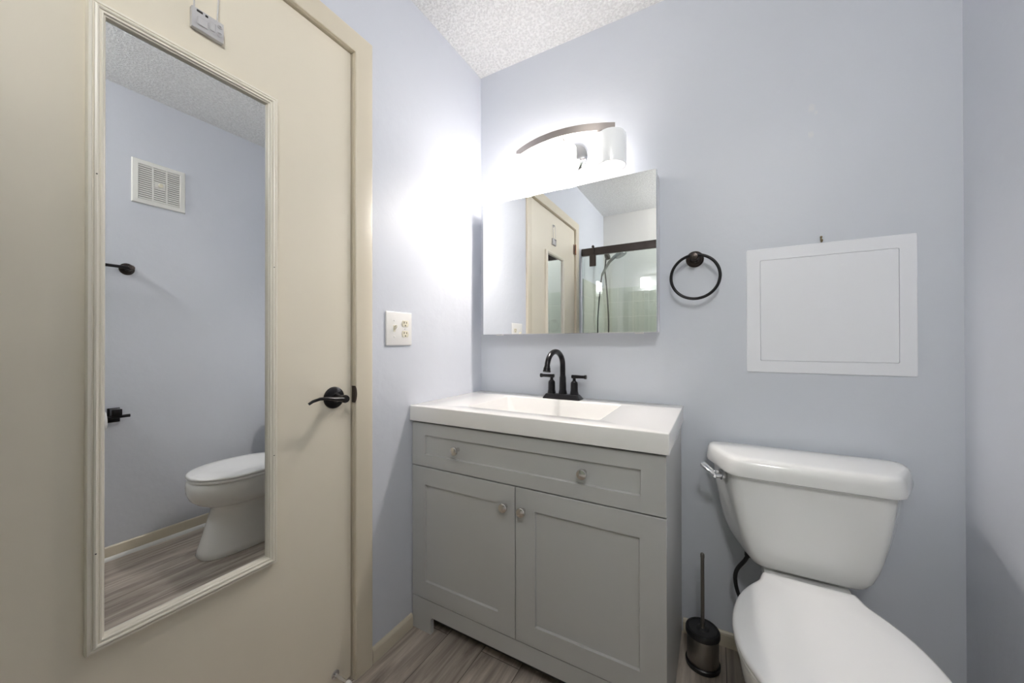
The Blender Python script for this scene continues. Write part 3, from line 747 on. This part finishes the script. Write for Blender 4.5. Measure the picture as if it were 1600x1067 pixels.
# ================================================================ right wall fittings (seen in the door mirror)
vg = thing('vent_grille', 'white louvred exhaust vent high on the right wall, seen in the door mirror', 'vent', (W, -.724, 1.850))
vy0, vy1, vz0, vz1 = -0.836, -0.612, 1.852, 2.088
b = MB()
def vr(i, x): return [(x, vy0 + i, vz0 + i), (x, vy1 - i, vz0 + i), (x, vy1 - i, vz1 - i), (x, vy0 + i, vz1 - i)]
b.loft([vr(0, W), vr(0, W - .004), vr(.003, W - .009), vr(.024, W - .011), vr(.026, W - .008), vr(.026, W - .001)], cap0=False, cap1=False)
b.build('frame', m_vent, vg, smooth=0)
b = MB(); b.box(W - .0015, vy0 + .026, vz0 + .026, W - .0005, vy1 - .026, vz1 - .026); b.build('backing', m_slot, vg, smooth=0)
iy0, iy1 = vy0 + .026, vy1 - .026
b = MB(); n = 16; zz0 = vz0 + .026; dz = (vz1 - vz0 - .052) / n
for k in range(n):
    z = zz0 + dz * k
    b.loft([[(W - .0085, y, z + dz * .62), (W - .0085, y, z + dz * .74), (W - .003, y, z + dz * 1.0), (W - .0085, y, z + dz * .05), (W - .0095, y, z + dz * .12), (W - .0095, y, z + dz * .60)] for y in (iy0, iy1)])
b.build('louvre_slats', m_vent, vg, smooth=0)
for t in (1 / 3, 2 / 3):
    y = iy0 + (iy1 - iy0) * t; b = MB(); b.box(W - .0105, y - .003, vz0 + .026, W - .002, y + .003, vz1 - .026); b.build('divider', m_vent, vg, smooth=0)
b = MB(); yc = (vy0 + vy1) / 2; zc_ = (vz0 + vz1) / 2
b.box(W - .0112, yc - .022, zc_ - .013, W - .004, yc + .022, zc_ + .013, .001, 1)
kp = b.build('knob_plate', m_vent, vg)
b = MB(); b.lathe([(0, 0), (.009, 0), (.0105, -.008), (.0095, -.016), (0, -.017)], (W - .0112, yc, zc_), axis='X', n=24); b.build('knob', m_ivory, kp)

tbz = 1.488
tw = thing('towel_bar', 'black towel bar on the right wall, seen at the left edge of the door mirror', 'towel bar', (W, -1.10, tbz))
for yb_ in (-0.852, -1.42):
    b = MB(); b.lathe([(0.0, 0), (.0300, 0), (.0305, -.003), (.0285, -.006), (.0245, -.0075), (.0240, -.010), (.0215, -.0125), (.0150, -.016), (.0110, -.030), (.0105, -.052), (.0130, -.060), (.0130, -.074), (.0100, -.079), (0, -.080)], (W, yb_, tbz), axis='X', n=36)
    b.build('bracket', m_bronze, tw, smooth=30)
b = MB(); b.tube([(W - .066, -1.42, tbz), (W - .066, -0.852, tbz)], .0078, n=18); b.build('bar', m_black, tw, smooth=60)

tp = thing('toilet_paper_holder', 'black toilet paper holder seen low at the left edge of the door mirror', 'paper holder', (W, -.93, .73))
b = MB(); b.box(W - .006, -.922, .695, W, -.876, .768, .002, 2)
b.box(W - .058, -.918, .728, W - .006, -.880, .765, .003, 2)
b.build('mount', m_black, tp)
b = MB(); b.tube([(W - .050, -1.055, .727), (W - .050, -.851, .727)], .0078, n=16)
b.build('roll_bar', m_black, tp, smooth=50)
b = MB(); b.lathe([(.0205, -.104), (.049, -.104), (.050, -.102), (.050, -.002), (.049, 0), (.0205, 0)], (W - .051, -.942, .7145), axis='Y', n=44, cap0=False, cap1=False)
b2 = b.build('toilet_paper_roll', m_paper, smooth=50); tag(b2, 'white toilet paper roll on the black wall holder in the mirror', 'toilet paper')

# ================================================================ tub and sliding shower glass (seen in the cabinet mirror)
GY = -1.775
tu = thing('bathtub', 'white bathtub behind the glass shower doors', 'bathtub', (W / 2, -2.12, 0))
b = MB()
tx0, tx1, ty0, ty1, tz = .001, W - .001, YF + .001, GY - .01 + .035, .415
b.loft([rr(tx0, ty0, tx1, ty1, 0, .004), rr(tx0, ty0, tx1, ty1, tz - .012, .004), rr(tx0 + .002, ty0 + .002, tx1 - .002, ty1 - .006, tz, .006), rr(tx0 + .07, ty0 + .06, tx1 - .07, ty1 - .075, tz, .09), rr(tx0 + .085, ty0 + .075, tx1 - .085, ty1 - .09, tz - .02, .10), rr(tx0 + .14, ty0 + .11, tx1 - .14, ty1 - .12, .12, .12), rr(tx0 + .22, ty0 + .17, tx1 - .22, ty1 - .18, .08, .10)])
b.build('tub_shell', m_porc, tu, smooth=50)
sd = thing('shower_door', 'frameless sliding glass shower doors with a dark bronze top rail, seen in the cabinet mirror', 'shower door', (W / 2, GY, .416))
b = MB(); b.box(.002, GY - .014, 1.864, W - .002, GY + .014, 1.928, .0015, 1); b.build('top_rail', m_rail, sd)
b = MB(); b.box(.002, GY - .022, .4155, W - .002, GY + .022, .432, .002, 1); b.build('bottom_track', m_rail, sd)
for k, (xa, xb, yy) in enumerate(((.010, .86, GY + .026), (.79, W - .010, GY - .026))):
    b = MB(); b.box(xa, yy - .004, .436, xb, yy + .004, 1.855, .0005, 1)
    gp = b.build('glass_panel', m_glass, sd, smooth=0)
    for xr in (xa + .10, xb - .12):
        sgn = 1 if k == 0 else -1
        b = MB(); yq = yy + sgn * .004
        b.box(xr - .028, yq, 1.762, xr + .028, yq + sgn * .010, 1.862, .002, 1)
        b.lathe([(0, -.006), (.011, -.006), (.011, .006), (0, .006)], (xr, yy, 1.934), axis='Y', n=28)
        b.box(xr - .006, yy - .004, 1.85, xr + .006, yy + .004, 1.93)
        b.build('roller_bracket', m_rail, gp)

# shower fittings on the left end wall of the tub
sa = thing('hand_shower', 'grey hand shower with a looping black hose, seen in the cabinet mirror', 'shower head', (0, -2.12, 1.95))
b = MB(); b.lathe([(0, 0), (.030, 0), (.029, .005), (.012, .010), (0, .010)], (0, -2.12, 2.000), axis='X', n=28)
b.tube([(.004, -2.12, 2.000), (.05, -2.12, 1.998), (.10, -2.12, 1.975), (.135, -2.12, 1.935)], .0105, n=14); b.build('wall_arm', m_greyplast, sa, smooth=50)
b = MB(); b.tube([(.130, -2.12, 1.945), (.140, -2.12, 1.920), (.150, -2.12, 1.895)], [.022, .026, .020], n=18); b.build('swivel_mount', m_greyhose, sa, smooth=40)
b = MB()
hd0 = Vector((.265, -2.12, 1.925)); ax = Vector((.45, 0, -.89)).normalized()
b.tube([(.085, -2.12, 1.745), (.115, -2.12, 1.80), (.155, -2.12, 1.865), (.200, -2.12, 1.905), (.245, -2.12, 1.93)], [.011, .012, .013, .016, .022], n=16)
b.tube([hd0 - ax * .020, hd0 - ax * .012, hd0 + ax * .004, hd0 + ax * .012], [.028, .048, .056, .053], n=32)
b.build('shower_handset', m_greyplast, sa, smooth=50)
b = MB(); hp = bez((.085, -2.12, 1.745), (.060, -2.12, 1.55), (.010, -2.10, 1.10), (.085, -2.12, .92), 26) + bez((.085, -2.12, .92), (.175, -2.13, .96), (.150, -2.13, 1.45), (.112, -2.125, 1.80), 26)[1:]+ [Vector((.125, -2.12, 1.90))]
b.tube(hp, .0068, n=10); b.build('hose', m_greyhose, sa, smooth=60)

# unseen globe over the tub, added to brighten the door and cabinet fronts
CLX, CLY = 1.28, -1.98
cl = thing('added_fill_globe', 'round globe added over the bathtub as unseen fill light', 'light fixture', (CLX, CLY, H))
b = MB(); b.lathe([(0, 0), (.065, 0), (.063, -.018), (.045, -.030), (.040, -.052), (0, -.052)], (CLX, CLY, H), n=40); b.build('base', m_whitepl, cl)
b = MB(); b.lathe([(.038, -.0525)] + [(.115 * math.sin(math.radians(a)), -.160 + .115 * math.cos(math.radians(a))) for a in range(24, 181, 12)], (CLX, CLY, H), n=40)
b.build('globe', emis('fill_globe_glow', FILL_COL, (.85, .85, .85), FILL_E), cl, smooth=60)
